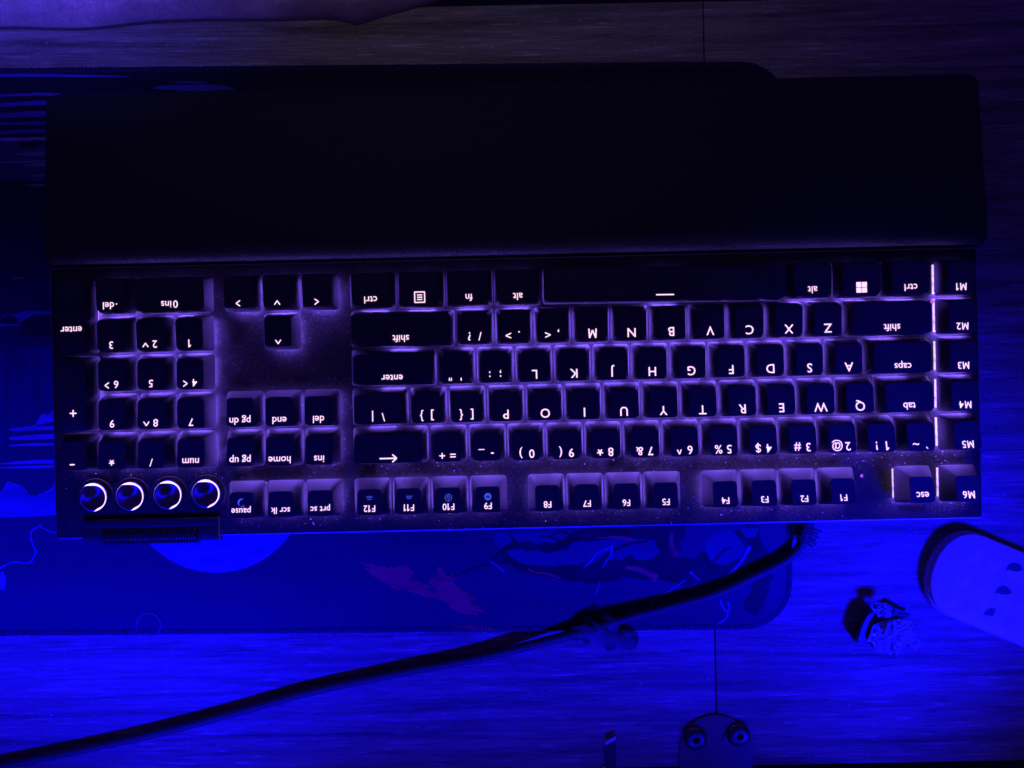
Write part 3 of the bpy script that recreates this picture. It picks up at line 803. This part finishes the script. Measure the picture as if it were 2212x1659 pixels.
tie = empty('cable_tie', (0, 0, 0)); tag(tie, 'dark rubber strap knotted round the middle of the cable', 'cable tie')
def TP(x, y, z): w = W(2150 / 1.8228 + x * 500 / 2212 / 1.8228, 2300 / 1.8228 + y * 500 / 2212 / 1.8228, z); return (w.x, w.y)
def strip(name, outline, holes, z, thick, tilt, m=M_STRAP):
    con = [[TP(x, y, z) for x, y in outline]] + [[TP(x, y, z) for x, y in h] for h in holes]
    V, F = curve_mesh(name, con, thick, .3, 0)
    cx = sum(v[0] for v in V) / len(V); cy = sum(v[1] for v in V) / len(V)
    V = [(v[0], v[1], v[2] + z + (v[0] - cx) * tilt[0] + (v[1] - cy) * tilt[1]) for v in V]
    return mesh_obj(name, V, F, m, tie, smooth=40)
def ribbon(name, path, width, thick=1.3, m=M_STRAP):
    """flat rubber band following a path (measured x, y, height mm) with rounded ends"""
    P = [Vector((*TP(x, y, z * .8), z * .8)) for x, y, z in path]; P = spline(P, 6); n_ = len(P); loops = []
    for i_, p in enumerate(P):
        t = (P[min(i_ + 1, n_ - 1)] - P[max(i_ - 1, 0)]).normalized()
        sd = t.cross(Vector((0, 0, 1))).normalized(); up = sd.cross(t).normalized()
        e = min(i_, n_ - 1 - i_) / 4.0; w = width / 2 * (math.sqrt(max(0.05, 1 - (1 - min(1, e)) ** 2)))
        sec = [(-w, -.5), (-w, .3), (-w + .5 * min(1, w), .5), (w - .5 * min(1, w), .5), (w, .3), (w, -.5)]
        loops.append([tuple(p + sd * a + up * (b * thick)) for a, b in sec])
    V, F = loft(loops); return mesh_obj(name, V, F, m, tie, smooth=50)
ribbon('strap', [(420, 930, 4.2), (540, 860, 8.5), (740, 830, 11.3), (960, 880, 10.8), (1180, 950, 8.5), (1400, 1000, 6.2), (1600, 1010, 4.2)], 7.6)
ribbon('strap', [(640, 600, 4.5), (760, 690, 9.8), (900, 790, 12.6), (1040, 930, 9.5), (1110, 1060, 5.0), (1115, 1150, 2.2)], 5.6)
ribbon('strap', [(960, 520, 4.5), (1060, 610, 8.8), (1160, 720, 10.0), (1260, 800, 7.5)], 5.2)
ribbon('strap', [(500, 720, 5.5), (600, 850, 10.8), (700, 990, 7.0), (740, 1010, 4.0)], 3.4)
ribbon('strap', [(1240, 860, 6.0), (1400, 860, 6.6), (1520, 900, 5.0), (1590, 980, 3.6)], 4.0)
V, F = slab([(TP(840, 810, 12)[0] + 2.6 * math.cos(a) * .92 - .9 * math.sin(a) * -.4, TP(840, 810, 12)[1] + .8 * math.sin(a) - 1.3 * math.cos(a)) for a in [2 * math.pi * k / 20 for k in range(20)]], 8.8, 10.75, .1)
mesh_obj('slot_shade', V, F, M_RUBBER, tie)  # dark solid piece standing in for the shade of an open slot

# ------------------------------------------------------------------ joining bracket with its two screws
br = empty('joining_bracket', (0, 0, 0)); tag(br, 'round-ended metal bracket bridging the desk seam with two socket screws', 'bracket')
bc = W(1548, 1625, 2); rad = 79 * (CAMZ - 2) / FPX
out = [(bc.x + rad * math.cos(R(t)), bc.y + rad * math.sin(R(t))) for t in range(0, 181, 6)] + [(bc.x - rad, bc.y - 40), (bc.x + rad, bc.y - 40)]
V, F = slab(out, 0.03, 1.3, .3); mesh_obj('plate', V, F, M_BRACKET, br, smooth=35)
for px, py, key in ((1505, 1600, 0), (1599, 1593, 1)):
    c = W(px, py, 5)
    hexo = [(c.x + 2.0 * math.cos(i * math.pi / 3), c.y + 2.0 * math.sin(i * math.pi / 3)) for i in range(6)]
    n = 36; lp = []
    for r_, z in ((6.1, 1.32), (6.2, 1.9), (5.9, 2.7), (5.0, 3.5), (3.6, 4.0), (2.3, 4.2)):
        lp.append([(c.x + r_ * math.cos(2 * math.pi * i / n), c.y + r_ * math.sin(2 * math.pi * i / n), z) for i in range(n)])
    def hexr(t):
        t = t % (math.pi / 3) - math.pi / 6; return 1.7 / math.cos(t)
    for z in (4.1, 2.2):
        lp.append([(c.x + hexr(2 * math.pi * i / n) * math.cos(2 * math.pi * i / n), c.y + hexr(2 * math.pi * i / n) * math.sin(2 * math.pi * i / n), z) for i in range(n)])
    V, F = loft(lp); mesh_obj('screw', V, F, M_STEEL, br, smooth=40)
    if key:
        w = W(1578, 1597, 3); V, F = cyl(w.x, w.y, 1.32, 1.9, 3.6, 24, .25); mesh_obj('washer', V, F, M_STEEL, br, smooth=40)

# dark strip with a slanted pale tip
ts = empty('flat_strip', (0, 0, 0)); tag(ts, 'narrow dark strip with a slanted shiny tip on the wood left of the bracket', 'strip')
def SPt(x, y, z): w = W((2300 + x * 200 / 1907) / 1.8228, (2850 + y * 174 / 1659) / 1.8228, z); return (w.x, w.y, z)
lo = [(770, 830), (1200, 610), (1210, 2000), (770, 2000)]
V, F = loft([[SPt(x, y, .04) for x, y in lo], [SPt(x, y, 1.0) for x, y in lo]]); mesh_obj('strip_body', V, F, M_RUBBER, ts)
lo = [(785, 690), (1190, 455), (1200, 600), (800, 812)]; hi = [(785, 690), (1190, 455), (1200, 600), (800, 812)]
V, F = loft([[SPt(x, y, .06) for x, y in lo], [SPt(x, y + (0 if k > 1 else 0), 3.0 if k < 2 else 2.2) for k, (x, y) in enumerate(hi)]])
mesh_obj('strip_tip', V, F, M_TIP, ts)
lo = [(610, 1720), (800, 1585), (800, 1650), (640, 1760)]
V, F = loft([[SPt(x, y, .05) for x, y in lo], [SPt(x, y, 1.5) for x, y in lo]]); mesh_obj('side_tip', V, F, M_TIP, ts)

# ------------------------------------------------------------------ remote control
RA = R(-22.4)
tip = W(2021, 1217, 8)
rm = empty('remote_control', (tip.x, tip.y, 0), RA)
tag(rm, 'white oval-ended remote control with round buttons on the wood beside the keyboard', 'remote control')
hwR = 23.2; LEN = 96.0; EL = 19.0
def rout():
    P = []
    for i in range(25):
        t = R(90 + 180 * i / 24); cs, sn = math.cos(t), math.sin(t)
        P.append((EL + EL * (abs(cs) ** .9) * (1 if cs > 0 else -1), hwR * (abs(sn) ** .92) * (1 if sn > 0 else -1)))
    for i in range(25):
        t = R(-90 + 180 * i / 24); cs, sn = math.cos(t), math.sin(t)
        P.append((LEN - EL + EL * cs, hwR * sn))
    return P
V, F = slab(rout(), 0.03, 4.2, .6); mesh_obj('lower_shell', V, F, M_REMOTE, rm, smooth=40)
inn = [((x - LEN / 2) * .985 + LEN / 2, y * .975) for x, y in rout()]
V, F = slab(inn, 4.0, 7.0, 1.0); mesh_obj('upper_shell', V, F, M_REMOTE, rm, smooth=40)
def RL(px, py, z):
    w = W(px, py, z); dx, dy = w.x - tip.x, w.y - tip.y; c, s = math.cos(-RA), math.sin(-RA); return (dx * c - dy * s, dx * s + dy * c)
M_TXT = {0: ('OFF', 'AUTO', 'ON'), 1: ('1H', '2H', '4H')}
for ri, (bx_, by_) in enumerate(((2107.9, 1198.5), (2084, 1249), (2059.7, 1297.2))):
    for ci_ in range(4):
        x, y = RL(bx_ + 43.6 * ci_, by_ + 17.9 * ci_, 8.6)
        V, F = cyl(0, 0, 0, .16, 4.5, 32, .07)
        bt = mesh_obj('button', V, F, M_BTN, rm, smooth=40); bt.location = (x * MM, y * MM, 6.97 * MM)
        rg = tube([(5.0 * math.cos(2 * math.pi * k / 32), 5.0 * math.sin(2 * math.pi * k / 32), .0) for k in range(33)], .10, 6)
        mesh_obj('button_rim', rg[0], rg[1], M_BTN, bt, smooth=60)
        if ci_ in M_TXT:
            V, F = text_VF(M_TXT[ci_][ri], 3.0, .85, .03); V = [(v[1] * -1 + 1.1, v[0], .19) for v in V]
            mesh_obj('marking', V, F, M_EMB, bt)
        if ci_ == 2:
            a0 = R(22 + (20 if ri == 0 else 5)); cut = (.2, .1, 1.6)[ri]
            P = [(4.3 * math.cos(t), 4.3 * math.sin(t)) for t in [R(205 if ri < 2 else 195) - R(180 if ri < 2 else 110) * i / 20 for i in range(21)]]
            if ri < 2: P += [(2.0, .4), (.5, -.3), (-1.6, -.6), (-3.0, -.6)]
            else: P += [(.6, 1.0), (.2, .2), (-1.2, -.3), (-2.6, -.4)]
            V, F = curve_mesh('worn', [P], 0, 0, .20)
            mesh_obj('dark_patch', V, F, M_BTND, bt)

# ------------------------------------------------------------------ crumpled candy wrapper
wp = empty('candy_wrapper', (0, 0, 0)); tag(wp, 'crumpled shiny foil candy wrapper lying on the wood near the remote', 'wrapper')
M_FOIL = mat('crumpled_foil', (.55, .72, .8), .28, .4)
M_FOIL2 = mat('foil_matte', (.35, .42, .55), .45, .5)
M_TEAL = mat('teal_film', (.0, .10, .14), .35)
def WP(x, y, z): return W((3330 + x * 320 / 1896) / 1.8228, (2320 + y * 280 / 1659) / 1.8228, z)
def crumple(name, poly, m, zf, rings=8, amp=2.0, seed=0):
    """creased sheet with a torn outline: rings shrinking towards the middle"""
    cx = sum(p[0] for p in poly) / len(poly); cy = sum(p[1] for p in poly) / len(poly); B = []
    for i in range(len(poly)):
        a, b = poly[i], poly[(i + 1) % len(poly)]; d = math.hypot(b[0] - a[0], b[1] - a[1]); k_ = max(2, int(d / 55))
        for q in range(k_): B.append((a[0] + (b[0] - a[0]) * q / k_ + random.uniform(-14, 14), a[1] + (b[1] - a[1]) * q / k_ + random.uniform(-14, 14)))
    nb = len(B); V = []; F = []
    def pt(x, y):
        q = Vector((x / 190 + seed, y / 190, seed))
        z = zf(x, y) + amp * (1 - 2.4 * abs(noise.noise(q))) * .8 + amp * .8 * noise.noise(q * 2.6) + random.uniform(-.22, .22) * amp
        V.append(tuple(WP(x, y, max(.15, z))))
    for r_ in range(rings):
        k_ = 1 - r_ / rings
        for x, y in B:
            jx = random.uniform(-12, 12) if r_ else 0
            pt(cx + (x - cx) * k_ + jx, cy + (y - cy) * k_ + jx * random.uniform(-1, 1))
    pt(cx, cy); c_ = len(V) - 1
    for r_ in range(rings - 1):
        for i in range(nb):
            a, b, c, d = r_ * nb + i, r_ * nb + (i + 1) % nb, (r_ + 1) * nb + (i + 1) % nb, (r_ + 1) * nb + i
            F += [(a, b, c), (a, c, d)] if (i + r_) % 2 else [(a, b, d), (b, c, d)]
    for i in range(nb): F.append(((rings - 1) * nb + i, (rings - 1) * nb + (i + 1) % nb, c_))
    o = mesh_obj(name, V, F, m, wp)
    sm = o.modifiers.new('thickness', 'SOLIDIFY'); sm.thickness = .00012
    return o
crumple('foil_sheet', [(650, 830), (1050, 690), (1200, 700), (1350, 680), (1530, 740), (1640, 1100), (1780, 1290), (1640, 1440), (1450, 1310), (1210, 1470), (1230, 1560), (900, 1500), (660, 1430), (640, 1250), (500, 1210)], M_FOIL,
        lambda x, y: 2 + 7 * max(0, 1 - abs(y - 900) / 600) * max(0, 1 - abs(x - 950) / 900), 9, 2.6, 1)
crumple('foil_fold', [(560, 380), (850, 290), (1100, 400), (1060, 650), (760, 660)], M_FOIL2, lambda x, y: 7 + (y - 300) / 200, 5, 1.3, 4)
crumple('foil_shaded_side', [(1040, 640), (1150, 430), (1300, 480), (1550, 600), (1350, 690), (1200, 740)], M_TEAL, lambda x, y: 6 - (x - 1040) / 130, 4, 1.0, 8)  # shadow side of the foil put in as a dark coloured piece
# curled film standing at the side
arc = spline([(560, 420, 0), (470, 500, 0), (370, 650, 0), (290, 800, 0), (235, 980, 0), (190, 1170, 0), (300, 1250, 0), (430, 1260, 0)], 5)
V = []; F = []
for i, p in enumerate(arc):
    hh = 8.5 * min(1, .35 + (1 - abs(i / (len(arc) - 1) - .45) * 1.5))
    V += [tuple(WP(p.x, p.y, .1)), tuple(WP(p.x + 40, p.y + 10, hh * .55)), tuple(WP(p.x + 110, p.y + 30, hh * .95)), tuple(WP(p.x + 230, p.y + 40, hh * 1.0))]
    if i:
        k = 4 * i
        for q in range(3): F.append((k - 4 + q, k + q, k + q + 1, k - 3 + q))
fm = [1 if (k % 3) == 2 else 0 for k in range(len(F))]
o = mesh_obj('curled_film', V, F, None, wp, smooth=60, mats=[M_TEAL, mat('film_inside', (.13, .18, .34), .4)], fmat=fm)
sm = o.modifiers.new('thickness', 'SOLIDIFY'); sm.thickness = .00015

# ------------------------------------------------------------------ blanket over the front edge of the desk
bl = [(-260, 74), (-120, 70), (0, 64), (125, 66), (200, 65), (280, 57), (350, 50), (450, 47), (600, 46), (690, 42), (735, 46), (772, 53), (815, 40), (850, 30), (925, 10), (975, -8), (1040, -40), (1080, -90)]
bp = spline([(x, y, 0) for x, y in bl], 8); V = []; F = []; cols = 22
for i, p in enumerate(bp):
    for j in range(cols):
        t = j / (cols - 1)
        off = 230 * t ** 1.25
        z = 1.0 + 24 * (1 - (1 - min(1, t * 2.4)) ** 2.0)
        q = Vector((p.x / 130, (p.y - off) / 90, 0))
        z += (7 * noise.noise(q) + 3 * noise.noise(q * 2.3)) * min(1, t * 4)
        z -= 160 * max(0, t - .72)
        w = W(p.x, p.y - off, 0)
        ww = W(p.x, p.y, max(0.6, z)); 
        V.append((w.x * (CAMZ - max(.6, z) * .6) / CAMZ, w.y * (CAMZ - max(.6, z) * .6) / CAMZ, max(.6, z)))
n = len(bp)
for i in range(n - 1):
    for j in range(cols - 1):
        F.append((i * cols + j, (i + 1) * cols + j, (i + 1) * cols + j + 1, i * cols + j + 1))
o = mesh_obj('blanket', V, F, M_CLOTH, smooth=180)
sm = o.modifiers.new('thickness', 'SOLIDIFY'); sm.thickness = .0006; sm.offset = -1
tag(o, 'fuzzy violet plush blanket lying over the front edge of the desk', 'blanket')
